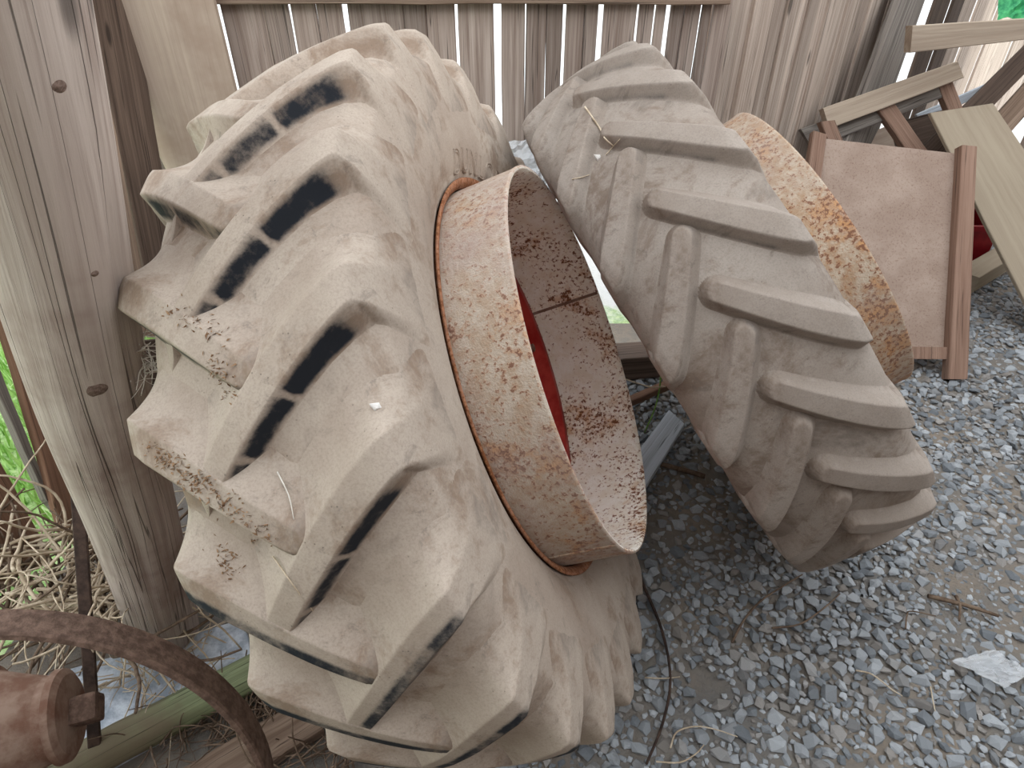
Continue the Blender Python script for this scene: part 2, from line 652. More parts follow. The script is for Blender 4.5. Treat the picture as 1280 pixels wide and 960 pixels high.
# ---- back wall: every plank is its own piece; edges read at image row 60
wall_back = empty('wall_back', (0, YB, 0), 'weathered upright plank wall with bright slits behind the tyres', kind='structure')
edges = [(276, 281), (287, 340), (340.6, 369), (372, 402), (402.6, 434), (441, 508), (508.6, 535), (535.6, 570.5), (574, 617.5), (626.5, 656), (656.8, 682),
         (682.8, 702.5), (706, 728.5), (729.3, 745.5), (751.5, 791.5), (794.5, 812.5), (814.3, 827), (833.5, 849), (849.8, 868.5), (871, 881.5), (884, 906)]
left_extra = [(-120, -60), (-58, 10), (12, 80), (82, 150), (152, 215), (217, 275)]
for i, (e0, e1) in enumerate(left_extra + edges):
    xa, xb = at_y(e0, 60, YB).x, at_y(e1, 60, YB).x
    zb = 0.53 + rnd.uniform(-0.02, 0.03) if 0.05 < xa < 0.66 else rnd.uniform(0.02, 0.07)  # planks end high behind the wheels, an unseen gap added to let daylight in
    yo = rnd.uniform(-0.006, 0.006)
    tw = rnd.uniform(-0.002, 0.002)
    o = slab('plank', ((xa, yo, zb), (xb, yo, zb + rnd.uniform(-.01, .01)), (xb + tw, yo, 2.52), (xa + tw, yo, 2.52)), (0, -1, 0), 0.02, 'plank', wall_back, 14, 0.0016, i)
o = slab('rail', ((at_y(272, 0, 2.42).x, -0.045, 1.325), (at_y(272, 0, 2.42).x, -0.045, 1.425), (at_y(912, 0, 2.42).x, -0.045, 1.425), (at_y(912, 0, 2.42).x, -0.045, 1.325)),
         (0, -1, 0), 0.04, 'rail', wall_back, 10, 0.002, 5)

# ---- right wall of narrow slats running away
wall_right = empty('wall_right', WA, 'narrow pale upright slat wall running away to the right', kind='structure')
sl = [884, 896, 917, 927, 950, 968, 981, 992, 1004, 1015, 1027, 1039, 1052, 1065, 1077, 1088, 1099, 1110, 1121]
pairs = list(zip(sl[:-1], sl[1:])) + [(1146, 1164), (1165, 1178)]
xs = 1179
while xs < 1420:
    wd_ = rnd.choice([11, 13, 15, 17])
    gap = 5 if 1243 < xs < 1262 else rnd.choice([0.6, 0.6, 1.2])
    pairs.append((xs, xs + wd_))
    xs += wd_ + gap
for i, (e0, e1) in enumerate(pairs):
    ov = 3.5 if (i % 2 == 0 and e1 < 1125) else -0.3
    a = at_plane(e0 - ov, 70, WA, wnor)
    b = at_plane(e1 + ov, 70, WA, wnor)
    off = wnor * (0.013 if i % 2 else 0.0) + wnor * rnd.uniform(0, 0.006)
    a = a - WA + off
    b = b - WA + off
    tw = wdir * rnd.uniform(-0.006, 0.006)
    z0 = rnd.uniform(0.0, 0.06)
    m_ = 'darkwood' if (e0, e1) in ((1146, 1164), (1165, 1178)) else 'slat'
    slab('slat', ((a.x, a.y, z0), (b.x, b.y, z0), (b.x + tw.x, b.y + tw.y, 2.55), (a.x + tw.x, a.y + tw.y, 2.55)), wnor, 0.018, m_, wall_right, 14, 0.0014, 100 + i)

# ---- left wall boards
wall_left = empty('wall_left', (-1.35, 1.9, 0), 'old brown upright boards with gaps onto grass at the left', kind='structure')
LP, LN = Vector((-1.38, 1.40, 0)), Vector((1.2, 0.16, 0)).normalized()
LN = Vector((0.985, -0.17, 0)).normalized()


def lboard(name, pxs, mat, th=0.025, off=0.0, n=8, wav=0.003, seed=0):
    """px corners: top-left, top-right, bottom-right, bottom-left"""
    p = LP + LN * off
    q = [at_plane(x, y, p, LN) for x, y in pxs]
    q = [Vector((k.x, k.y, max(k.z, 0.0))) - wall_left.location for k in q]
    return slab(name, (q[3], q[2], q[1], q[0]), LN, th, mat, wall_left, n, wav, seed)


lboard('board', ((-60, 190), (20, 190), (150, 700), (92, 690)), 'brown', off=0.0, seed=1)
lboard('board', ((-75, 330), (-52, 330), (73, 642), (58, 625)), 'greywood', off=-0.02, seed=2)
lboard('board', ((-140, 400), (-40, 500), (75, 712), (-60, 760)), 'brown', off=0.02, seed=3)
lboard('board', ((40, -160), (80, -160), (196, 420), (120, 420)), 'rail', off=0.03, wav=0.006, seed=4)
lboard('board', ((82, -160), (140, -160), (238, 420), (197, 420)), 'darkwood', off=-0.02, seed=5)
lboard('board', ((22, -40), (38, -40), (128, 430), (95, 430)), 'brown', off=0.0, seed=6)
lboard('board', ((-330, 100), (-64, 60), (-50, 420), (-150, 560)), 'brown', off=0.0, seed=7)
lboard('board', ((150, 430), (236, 420), (262, 640), (150, 690)), 'darkwood', off=-0.03, seed=8)

# tan wide board leaning in the corner, broken left edge
tn = Vector((0.05, -1, 0.06)).normalized()


def tan_board():
    Yt = 2.36
    Lp = [(60, -140), (112, -5), (127, 32), (139, 62), (152, 92), (163, 122), (176, 152), (190, 182), (205, 212), (222, 260), (250, 330), (270, 420)]
    verts, uvs, faces = [], [], []
    for i, (x, y) in enumerate(Lp):
        p = at_y(x, y, Yt)
        z = p.z
        xr = at_y(281, 60, Yt).x
        for (X, u) in ((p.x, 0), (p.x + 0.012, 0.012), (xr, xr - p.x)):
            yy = Yt + (0.012 if u == 0 else 0.0)
            verts.append((X, yy, z))
            uvs.append((X, z))
        verts += [(xr, Yt + 0.022, z), (p.x, Yt + 0.022, z)]
        uvs += [(xr + 0.02, z), (p.x - 0.02, z)]
    for i in range(len(Lp) - 1):
        for k in range(5):
            k2 = (k + 1) % 5
            faces.append((i * 5 + k, i * 5 + k2, (i + 1) * 5 + k2, (i + 1) * 5 + k))
    faces.append((0, 1, 2, 3, 4))
    n = (len(Lp) - 1) * 5
    faces.append((n + 4, n + 3, n + 2, n + 1, n))
    # carry the lower end straight down to the floor
    for k in range(5):
        verts[n + k] = (verts[n + k][0], verts[n + k][1], 0.0)
        uvs[n + k] = (uvs[n + k][0], 0.0)
    me = mesh('wide_board', verts, faces, uvs)
    bm = bmesh.new()
    bm.from_mesh(me)
    bmesh.ops.recalc_face_normals(bm, faces=bm.faces)
    bm.to_mesh(me)
    bm.free()
    return tag(link('wide_board', me, M['tan']), 'wide tan wooden slab with a split bark edge standing behind the log post', 'board')


tan_board()


# ================================================================== THE WHEELS
N_LUG = 22
DPH = 2 * math.pi / N_LUG


def build_wheel(name, label, c, az, el, ws, rmouth, inner_r, inner_l, sweep, p0, pl, mats, worn, front, upf, cuts, strip):
    """ws scales the width; inner_r / inner_l = axial position of the lug noses; sweep = angle shoulder -> nose"""
    a = Vector((math.cos(el) * math.cos(az), math.cos(el) * math.sin(az), math.sin(el)))
    v = Vector((0, 0, 1)) - a * a.z
    v.normalize()
    yv = v.cross(a)
    rot = Matrix((a, yv, v)).transposed().to_4x4()
    foot = Vector((c.x, c.y, 0)) - v * 0 + Vector((-a.x * a.z, -a.y * a.z, 0)) * 0
    foot = c - v * 0.70 - a * (0.17 * ws)
    foot.z = 0
    root = empty(name, foot, label, 'tractor wheel')
    base = Matrix.Translation(c - foot) @ rot

    # ---- carcass profile (s, r) from the right bead over the crown to the left bead
    half = [(0.120, 0.399), (0.143, 0.4045), (0.152, 0.411), (0.157, 0.4165), (0.1585, 0.418), (0.1612, 0.4205), (0.1612, 0.4225), (0.1648, 0.4265), (0.1648, 0.4285), (0.168, 0.4325),
            (0.168, 0.4345), (0.1712, 0.4390), (0.1720, 0.4400), (0.180, 0.458), (0.188, 0.480), (0.1935, 0.505), (0.1965, 0.535), (0.197, 0.565), (0.1955, 0.595), (0.1930, 0.616),
            (0.1910, 0.630), (0.1902, 0.6345), (0.1890, 0.6375), (0.1865, 0.6412), (0.176, 0.655), (0.160, 0.668), (0.130, 0.680), (0.080, 0.688), (0.040, 0.691)]
    prof = [(s * ws, r) for s, r in half] + [(0, 0.6915)] + [(-s * ws, r) for s, r in reversed(half)]
    inner = [(-0.115 * ws, 0.41), (-0.185 * ws, 0.52), (-0.15 * ws, 0.645), (0, 0.662), (0.15 * ws, 0.645), (0.185 * ws, 0.52), (0.115 * ws, 0.41)]
    tme = lathe_mesh('tyre', prof + inner, 220, closed=True)
    tyre = link('tyre', tme, mats['rubber'], root, True)
    tyre.matrix_basis = base
    tyre['bareness'] = 0.0

    # ---- lugs
    keys_c = [(-0.12, 0.681), (-0.06, 0.6897), (0, 0.6915), (0.04, 0.691), (0.08, 0.688), (0.13, 0.680), (0.160, 0.668), (0.176, 0.655), (0.1905, 0.633), (0.1955, 0.595), (0.197, 0.565), (0.1965, 0.535)]
    keys_t = [(-0.12, 0.714), (-0.06, 0.720), (0, 0.7225), (0.04, 0.722), (0.08, 0.720), (0.132, 0.7155), (0.166, 0.7115), (0.1865, 0.7045), (0.1965, 0.662), (0.2000, 0.618), (0.1995, 0.580), (0.1972, 0.535)]
    kc = np.array(keys_c) * np.array([ws, 1])
    kt = np.array(keys_t) * np.array([ws, 1])
    kt = kc + (kt - kc) * worn
    kt[:, 1] += 0.0
    q = np.concatenate([[0], np.cumsum(np.linalg.norm(np.diff(kc, axis=0), axis=1))])
    q0 = np.interp(0.0, kc[:9, 0], q[:9])
    q = q - q0                      # 0 at the crown centre
    qs = q[7]                       # shoulder corner
    qe = q[-1]

    def dense(k, qq, corner=False):
        out = np.stack([np.interp(qq, q, k[:, 0]), np.interp(qq, q, k[:, 1])], -1)
        return out

    def lug_mesh(side, s_in, bare_side=1):
        """right lug (side=1); nose at axial s_in; angle grows by sweep from shoulder to nose"""
        RR = 0.70
        q_in = np.interp(s_in * (1 if side > 0 else -1), kc[:8, 0], q[:8])
        # centreline
        tt = np.linspace(0, 1, 24)
        cl = [(q_in + (qs - q_in) * t, (sweep * (1 - t) ** 1.12) * RR) for t in tt]
        cl += [(qs + 0.05, -0.004 * np.sign(sweep)), (qe - 0.015, -0.010 * np.sign(sweep))]
        cl = np.array(cl)
        seg = np.diff(cl, axis=0)
        sl_ = np.linalg.norm(seg, axis=1)
        cum = np.concatenate([[0], np.cumsum(sl_)])
        Ls = cum[23]
        nq, ny = 84, (88 if upf > 0.05 else 64)
        qa = np.linspace(q_in - 0.062, qe, nq)
        dy = np.linspace(-0.165 if upf > 0.05 else -0.092, 0.092, ny)
        yc = np.interp(qa, cl[:, 0], cl[:, 1])
        lo = qa < q_in
        slope = (cl[1, 1] - cl[0, 1]) / (cl[1, 0] - cl[0, 0])
        yc[lo] = cl[0, 1] + slope * (qa[lo] - q_in)
        Q = np.repeat(qa[:, None], ny, 1)
        Y = yc[:, None] + dy[None]
        P = np.stack([Q, Y], -1).reshape(-1, 2)
        best = np.full(len(P), 1e9)
        along = np.zeros(len(P))
        sgn = np.zeros(len(P))
        for k in range(len(seg)):
            d = P - cl[k]
            t = np.clip((d @ seg[k]) / (sl_[k] ** 2), 0, 1)
            r_ = d - t[:, None] * seg[k]
            dist = np.linalg.norm(r_, axis=1)
            m_ = dist < best
            best[m_] = dist[m_]
            along[m_] = cum[k] + t[m_] * sl_[k]
            cr = seg[k][0] * d[:, 1] - seg[k][1] * d[:, 0]
            sgn[m_] = np.sign(cr[m_])
        f = np.clip(along / Ls, 0, 1)
        over = np.clip((along - Ls) / (cum[-1] - Ls), 0, 1)
        hw = 0.0165 + 0.005 * f + 0.028 * over
        up_f = upf + 0.012 * f + 0.012 * over        # upper (dust-filled) flank
        lo_f = 0.017 + 0.005 * f + 0.015 * over      # lower flank
        lower = sgn > 0                              # +angle side
        fl = np.where(lower, lo_f, up_f)
        x = np.clip((hw + fl - best) / fl, 0, 1)
        H = np.where(x < 0.4, 1.5625 * x * x, 0.25 + (x - 0.4) * 1.25)
        H = H * 0.8 + x * x * (3 - 2 * x) * 0.2
        if upf > 0.05:
            H = np.where(lower, H, x ** 2.1)
        H = np.clip(H, 0, 1)
        H *= 1 - np.clip((over - 0.72) / 0.28, 0, 1) ** 2
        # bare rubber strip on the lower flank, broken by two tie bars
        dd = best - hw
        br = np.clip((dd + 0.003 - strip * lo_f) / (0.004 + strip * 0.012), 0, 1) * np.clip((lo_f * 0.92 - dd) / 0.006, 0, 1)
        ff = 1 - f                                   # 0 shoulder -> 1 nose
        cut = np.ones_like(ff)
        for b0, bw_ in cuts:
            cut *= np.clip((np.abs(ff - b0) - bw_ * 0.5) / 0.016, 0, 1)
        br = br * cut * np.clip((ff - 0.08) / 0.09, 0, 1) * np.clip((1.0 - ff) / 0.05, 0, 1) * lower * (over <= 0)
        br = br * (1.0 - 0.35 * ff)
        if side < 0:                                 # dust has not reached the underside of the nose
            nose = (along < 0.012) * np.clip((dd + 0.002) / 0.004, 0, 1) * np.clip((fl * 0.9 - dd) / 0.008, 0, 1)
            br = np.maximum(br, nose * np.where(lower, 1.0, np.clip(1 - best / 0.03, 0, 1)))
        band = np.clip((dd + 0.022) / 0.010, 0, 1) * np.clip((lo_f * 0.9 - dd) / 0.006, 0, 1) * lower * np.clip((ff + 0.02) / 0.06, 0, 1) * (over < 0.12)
        cpos = dense(kc, P[:, 0])
        tpos = dense(kt, P[:, 0])
        pos = cpos + (tpos - cpos) * (H * 1.03 - 0.03)[:, None]
        ph = P[:, 1] / RR
        s_ = pos[:, 0] * (1 if side > 0 else -1)
        V = np.stack([s_, -pos[:, 1] * np.sin(ph), pos[:, 1] * np.cos(ph)], -1)
        faces = []
        Hm = H.reshape(nq, ny)
        keep = {}
        for i in range(nq - 1):
            for j in range(ny - 1):
                if max(Hm[i, j], Hm[i + 1, j], Hm[i, j + 1], Hm[i + 1, j + 1]) > 0.002:
                    f4 = (i * ny + j, (i + 1) * ny + j, (i + 1) * ny + j + 1, i * ny + j + 1)
                    faces.append(f4 if side > 0 else f4[::-1])
        used = sorted({k for f4 in faces for k in f4})
        mp = {k: n_ for n_, k in enumerate(used)}
        me = bpy.data.meshes.new('lug')
        me.from_pydata([tuple(V[k]) for k in used], [], [tuple(mp[k] for k in f4) for f4 in faces])
        at = me.attributes.new('bare', 'FLOAT', 'POINT')
        at.data.foreach_set('value', [float(br[k]) for k in used])
        a2 = me.attributes.new('band', 'FLOAT', 'POINT')
        a2.data.foreach_set('value', [float(band[k]) for k in used])
        me.update()
        # outward normals
        fc = me.polygons[len(me.polygons) // 2]
        if fc.normal.dot(Vector((0, fc.center.y, fc.center.z))) < 0:
            me.flip_normals()
        me.materials.append(mats['rubber'])
        me.shade_smooth()
        return me

    rs = random.Random(len(name))
    for side, s_in, ph0 in ((1, inner_r, p0), (-1, inner_l, pl)):
        me = lug_mesh(side, s_in)
        for k in range(N_LUG):
            o = link('lug', me, None, tyre)
            kk = k - 4
            ang = ph0 + kk * DPH
            o.rotation_euler = (ang, 0, 0)
            dg = math.degrees(ang)
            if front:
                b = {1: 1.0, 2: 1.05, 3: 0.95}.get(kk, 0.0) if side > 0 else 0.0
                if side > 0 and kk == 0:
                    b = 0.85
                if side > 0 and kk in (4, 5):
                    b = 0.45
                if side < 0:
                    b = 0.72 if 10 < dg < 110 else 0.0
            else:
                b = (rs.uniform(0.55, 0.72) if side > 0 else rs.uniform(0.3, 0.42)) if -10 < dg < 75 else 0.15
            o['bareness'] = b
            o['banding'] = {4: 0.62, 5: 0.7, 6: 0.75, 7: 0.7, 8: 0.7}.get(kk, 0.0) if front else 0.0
    return root, tyre, base


C1 = Vector((-0.097, 1.1369, 0.7213))
C2 = Vector((0.5544, 1.5546, 0.6866))
wheel1, tyre1, base1 = build_wheel('tractor_wheel', 'large dusty tractor wheel in front leaning on the log post, rusty rim ring facing right',
                                   C1, -0.1002, 0.4183, 0.96, 0.2814, -0.06, 0.027, R(14.5), 0.2008, 0.044,
                                   dict(rubber=M['rubber_a']), 1.0, True, 0.070, ((0.50, 0.010), (0.83, 0.010)), 0.12)
wheel2, tyre2, base2 = build_wheel('tractor_wheel', 'dusty tractor wheel behind tilting steeply to the left over the gravel',
                                   C2, 0.1212, 0.6001, 0.88, 0.3031, -0.012, -0.012, R(-15.3), 0.2811, 0.1196,
                                   dict(rubber=M['rubber_b']), 0.80, False, 0.018, (), 0.45)


def add_rim(root, base, rr, m, mat_out, mat_in, disc):
    """steel rim band standing out of the tyre: outer skin, inner skin, flange, seams, wheel disc"""
    t = 0.006
    outer = [(0.105, rr + 0.0005), (0.15, rr), (m - 0.012, rr), (m - 0.004, rr + 0.0015), (m, rr + 0.001), (m + 0.001, rr - t * 0.5)]
    inner = [(m + 0.001, rr - t * 0.5), (m, rr - t), (m - 0.02, rr - t), (0.02, rr - t), (-0.14, rr - t)]
    rim = link('rim_band', lathe_mesh('rim_band', outer, 160), mat_out, root, True)
    rim.matrix_basis = base
    ri = link('rim_inside', lathe_mesh('rim_inside', inner, 160), mat_in, rim, True)
    fo = 0.015
    fl = [(0.128, rr + 0.001), (0.140, rr + 0.003), (0.1475, rr + 0.010), (0.151, rr + 0.0185), (0.1485, rr + 0.0215), (0.1455, rr + 0.0195), (0.1425, rr + 0.012), (0.130, rr + 0.006)]
    fl = [(s_ + fo, r_) for s_, r_ in fl]
    f = link('rim_flange', lathe_mesh('rim_flange', fl, 160, True), M['flange'], rim, True)
    return rim


rim1 = add_rim(wheel1, base1, 0.404, 0.2814, M['rim_out'], M['rim_in'], True)
rim2 = add_rim(wheel2, base2, 0.404, 0.3031, M['rim_b'], M['rim_in'], True)


def seam(rim, ang, rad, s0, s1, h, mat, inside):
    n = 14
    pts = []
    for i in range(n + 1):
        s = s0 + (s1 - s0) * i / n
        pts.append((s, -rad * math.sin(ang), rad * math.cos(ang)))
    o = link('weld_seam', mesh('weld_seam', *tube_data(pts, h, 8)[:2]), mat, rim, True)
    return o


seam(rim1, R(112), 0.4015, 0.13, 0.279, 0.005, M['rim_b'], False)
seam(rim1, R(-100), 0.4005, 0.02, 0.279, 0.005, M['hub_iron'], True)

# wheel discs
for root, base, rimo in ((wheel1, base1, rim1), (wheel2, base2, rim2)):
    d = [(0.062, 0.12), (0.070, 0.16), (0.060, 0.20), (0.040, 0.28), (0.042, 0.33), (0.068, 0.36), (0.094, 0.372), (0.096, 0.3975), (0.088, 0.3975), (0.086, 0.378),
         (0.060, 0.368), (0.034, 0.335), (0.032, 0.28), (0.052, 0.20), (0.060, 0.16), (0.054, 0.12)]
    disc = link('wheel_disc', lathe_mesh('wheel_disc', d[:4] + d[-4:], 128, True), M['rim_in'], root, True)
    ring_ = link('disc_ring', lathe_mesh('disc_ring', d[3:13], 128, True), M['red'], disc, True)
    disc.matrix_basis = base
    for k in range(8):
        an = R(-112 + k * 45)
        rr_ = 0.352
        b = link('stud', mesh('stud', *tube_data([(0.06, 0, rr_), (0.078, 0, rr_), (0.0785, 0, rr_)], [0.011, 0.011, 0.004], 6)[:2]), M['hub_iron'], disc)
        b.rotation_euler = (an, 0, 0)


# raised lettering on the sidewall, bent round the bead
def lettering():
    cu = bpy.data.curves.new('lettering', 'FONT')
    cu.body = 'DUNLOP'
    cu.size = 0.062
    cu.space_character = 1.25
    cu.extrude = 0.0
    cu.offset = 0.0
    tmp = bpy.data.objects.new('tmp_text', cu)
    C.objects.link(tmp)
    bpy.context.view_layer.update()
    dg = bpy.context.evaluated_depsgraph_get()
    me0 = bpy.data.meshes.new_from_object(tmp.evaluated_get(dg))
    bpy.data.objects.remove(tmp)
    bm = bmesh.new()
    bm.from_mesh(me0)
    bmesh.ops.remove_doubles(bm, verts=bm.verts, dist=1e-6)
    # keep an outline: inset and drop the middle, as the moulded letters are hollow outlines
    bmesh.ops.dissolve_limit(bm, angle_limit=0.01, verts=bm.verts, edges=bm.edges)
    bound = [e for e in bm.edges if len(e.link_faces) == 1]
    segs = [(e.verts[0].co.copy(), e.verts[1].co.copy()) for e in bound]
    bm.free()
    verts, faces = [], []
    RL = 0.455

    def place(x, y):
        r = RL - 0.02 + y
        s = float(np.interp(r, [0.44, 0.458, 0.480, 0.505], [0.1720, 0.180, 0.188, 0.1935])) * 0.96
        ang = R(-12) - x / RL
        return s, r, ang
    for p, q in segs:
        k = len(verts)
        d = (q - p)
        if d.length < 1e-6:
            continue
        nn = max(1, int(d.length / 0.012))
        nrm = Vector((-d.y, d.x, 0)).normalized() * 0.0016
        for i in range(nn + 1):
            m_ = p + d * (i / nn)
            for (off, hh) in ((-1, -0.001), (-0.5, 0.0022), (0.5, 0.0022), (1, -0.001)):
                w_ = m_ + nrm * off
                s, r, an = place(w_.x, w_.y)
                s += hh
                verts.append((s, -r * math.sin(an), r * math.cos(an)))
        for i in range(nn):
            for j in range(3):
                a_ = k + i * 4 + j
                faces.append((a_, a_ + 1, a_ + 5, a_ + 4))
    me = mesh('lettering', verts, faces)
    o = link('lettering', me, M['rubber_a'], tyre1)
    o['bareness'] = 0.0
    o['label'] = 'raised outline lettering on the sidewall'


lettering()

# ================================================================== LOG POST
pf = Vector((-0.95, 1.0, -0.02))
pt = Vector((-0.51, 0.73, 1.52))
pdir = (pt - pf) / 1.54


def log_post():
    n, k = 60, 40
    verts, uvs, faces = [], [], []
    ax = pdir.normalized()
    s = ax.cross(Vector((0, 1, 0))).normalized()
    u = s.cross(ax)
    Lh = 2.55
    for i in range(n + 1):
        h = Lh * i / n
        c = pf + pdir * h
        c = c + s * 0.012 * mnoise.noise((h * 1.6, 0, 5)) + u * 0.01 * mnoise.noise((h * 1.6, 4, 5))
        for j in range(k):
            a = 2 * math.pi * j / k
            r = 0.083 * (1 + 0.05 * mnoise.noise((math.cos(a) * 1.3, math.sin(a) * 1.3, h * 1.5)) + 0.02 * mnoise.noise((math.cos(a) * 4, math.sin(a) * 4, h * 3)))
            # long drying cracks
            for ca, h0, h1, ph_ in ((2.25, 0.2, 2.3, 0.0), (3.35, 0.55, 1.7, 1.0), (1.2, 0.9, 2.4, 2.0), (4.3, 0.3, 1.1, 3.0), (2.8, 0.1, .8, 4.0)):
                if h0 < h < h1:
                    dd = abs((a - (ca + 0.25 * mnoise.noise((h * 1.3, ph_, 0)) + 0.12 * (h - 1)) + math.pi) % (2 * math.pi) - math.pi)
                    r -= 0.010 * max(0, 1 - dd / 0.09) * min(1, (h - h0) * 4, (h1 - h) * 4)
            verts.append(c + s * (r * math.cos(a)) + u * (r * math.sin(a)))
            uvs.append((abs(a - math.pi) * 0.083, h))
    for i in range(n):
        for j in range(k):
            j2 = (j + 1) % k
            faces.append((i * k + j, i * k + j2, (i + 1) * k + j2, (i + 1) * k + j))
    faces.append(tuple(range(k)))
    faces.append(tuple(n * k + j for j in range(k)))
    me = mesh('log_post', verts, faces, uvs)
    bm = bmesh.new()
    bm.from_mesh(me)
    bmesh.ops.recalc_face_normals(bm, faces=bm.faces)
    bm.to_mesh(me)
    bm.free()
    me.shade_smooth()
    root = link('log_post', me, M['post'])
    tag(root, 'thick round grey log post leaning beside the front wheel', 'post')
    # knots
    for (x, y, rad) in ((75, 108, 0.006), (124, 487, 0.010), (119, 342, 0.004)):
        d = ray(x, y)
        best = None
        deps = BVHTree.FromPolygons([v.co for v in me.vertices], [tuple(p.vertices) for p in me.polygons])
        hit = deps.ray_cast(O, d.normalized())
        if hit[0] is None:
            continue
        loc, nor = hit[0], hit[1]
        prof = [(0.0005, rad * 1.6), (0.0022, rad * 1.1), (0.0032, rad * 0.6), (0.0036, 0.0005)]
        kn = link('knot', lathe_mesh('knot', prof, 18), M['batten_knot'] if 'batten_knot' in M else M['flange'], root, True)
        zq = nor.to_track_quat('X', 'Z')
        kn.matrix_basis = Matrix.Translation(loc - nor * 0.002) @ zq.to_matrix().to_4x4()
    return root


M['batten_knot'] = plain('knot_wood', (100, 82, 74), (140, 120, 110), 260, 0.85, 0.5)
log_post()

# ================================================================== RIGHT SIDE TIMBER
VN = -FW                                              # boards leaning square to the view


def dslab(name, pxs, depth, th, mat, parent=None, loc=None, n=8, wav=0.001, seed=0, tilt=None):
    """leaning board in a plane through the first corner at the given depth; corners in order start-left, start-right, end-right, end-left"""
    nrm = Vector(tilt).normalized() if tilt is not None else VN
    p0 = at_d(pxs[0][0], pxs[0][1], depth)
    q = [at_plane(x, y, p0, nrm) for x, y in pxs]
    if loc is not None:
        q = [k - loc for k in q]
    return slab(name, q, nrm, th, mat, parent, n, wav, seed)


# framed hardboard panel leaning back
pdp = 2.70
ploc = at_d(1190, 470, pdp)
ploc.z = 0
panel = empty('framed_panel', ploc, 'brown hardboard panel with wooden side battens leaning right of the rear wheel', 'panel')
dslab('sheet', ((1000, 450), (1192, 447), (1197, 192), (1020, 172)), pdp, 0.006, 'hardboard', panel, ploc)
dslab('batten', ((1186, 474), (1210, 474), (1222, 183), (1203, 181)), pdp - 0.045, 0.05, 'batten', panel, ploc, seed=2)
dslab('batten', ((975, 452), (996, 452), (1034, 168), (1017, 163)), pdp - 0.03, 0.04, 'batten', panel, ploc, seed=3)
dslab('batten', ((996, 431), (1187, 434), (1187, 449), (996, 447)), pdp - 0.025, 0.03, 'batten', panel, ploc, seed=4)

# tan leaning board
tag(dslab('leaning_board', ((1305, 424), (1385, 340), (1242, 129), (1163, 141)), 2.9, 0.022, 'board', n=8, seed=5, tilt=(0, -0.8, 0.6)),
    'smooth tan board slanting down to the right behind the framed panel', 'board')

# pallet-like frame
fd = 2.98
floc = at_d(1110, 150, fd)
frame_root = empty('wooden_frame', floc, 'open wooden frame of rails and crosspieces propped behind the framed panel', 'frame')
dslab('rail', ((1037, 161), (1029, 135), (1197, 76), (1205, 97)), fd, 0.045, 'timber', frame_root, floc, seed=6, tilt=(0, -0.9, 0.43))
dslab('rail', ((1016, 186), (1001, 161), (1170, 100), (1178, 122)), fd + 0.06, 0.025, 'greywood', frame_root, floc, seed=7, tilt=(0, -0.9, 0.43))
dslab('crosspiece', ((1142, 200), (1168, 200), (1118, 128), (1096, 134)), fd + 0.05, 0.045, 'batten', frame_root, floc, seed=8, tilt=(0, -0.9, 0.43))
dslab('crosspiece', ((1196, 165), (1214, 160), (1190, 98), (1172, 102)), fd + 0.05, 0.045, 'batten', frame_root, floc, seed=9, tilt=(0, -0.9, 0.43))
dslab('crosspiece', ((1116, 385), (1138, 385), (1044, 150), (1026, 152)), fd + 0.05, 0.045, 'batten', frame_root, floc, seed=10, tilt=(0, -0.9, 0.43))

# boards behind the frame
tag(dslab('plank_offcut', ((1085, 360), (1042, 184), (1112, 156), (1160, 350)), 3.22, 0.02, 'tan', seed=11),
    'pale short board behind the wooden frame', 'board')
tag(dslab('plank_offcut', ((1120, 196), (1112, 154), (1200, 132), (1206, 168)), 3.25, 0.02, 'darkwood', seed=12, tilt=(0, -0.9, 0.43)),
    'dark brown short board seen through the wooden frame', 'board')

# grey leaning prop, horizontal timber, diagonal boards
tag(dslab('prop_board', ((985, 372), (1025, 372), (1178, -60), (1148, -60)), 3.16, 0.04, 'greywood', seed=13, tilt=(0.64, -0.73, 0.16)),
    'grey leaning prop board against the slat wall, left of the horizontal timber', 'board')
tag(dslab('horizontal_timber', ((1138, 66), (1141, 32), (1420, 14), (1420, 34)), 2.72, 0.06, 'timber', seed=14, tilt=(-0.05, -0.98, 0.15)),
    'pale sawn horizontal timber with a cut end at upper right', 'timber')
tag(dslab('diagonal_board', ((1014, 365), (983, 353), (1300, 38), (1300, 73)), 3.1, 0.03, 'darkwood', seed=15),
    'dark brown diagonal board above the tan leaning board', 'board')
tag(dslab('diagonal_board', ((1094, 354), (1068, 340), (1330, 50), (1340, 80)), 3.17, 0.03, 'rail', seed=16),
    'lighter diagonal board just right of the dark diagonal board', 'board')
tag(dslab('thin_batten', ((1150, 156), (1146, 143), (1262, 92), (1266, 100)), 3.28, 0.02, 'bleached', seed=17, tilt=(0, -0.95, 0.3)),
    'thin pale batten under the slats behind the diagonal boards', 'batten')

# red crate and offcut below the tan board
rc = at_z(1195, 330, 0.0)


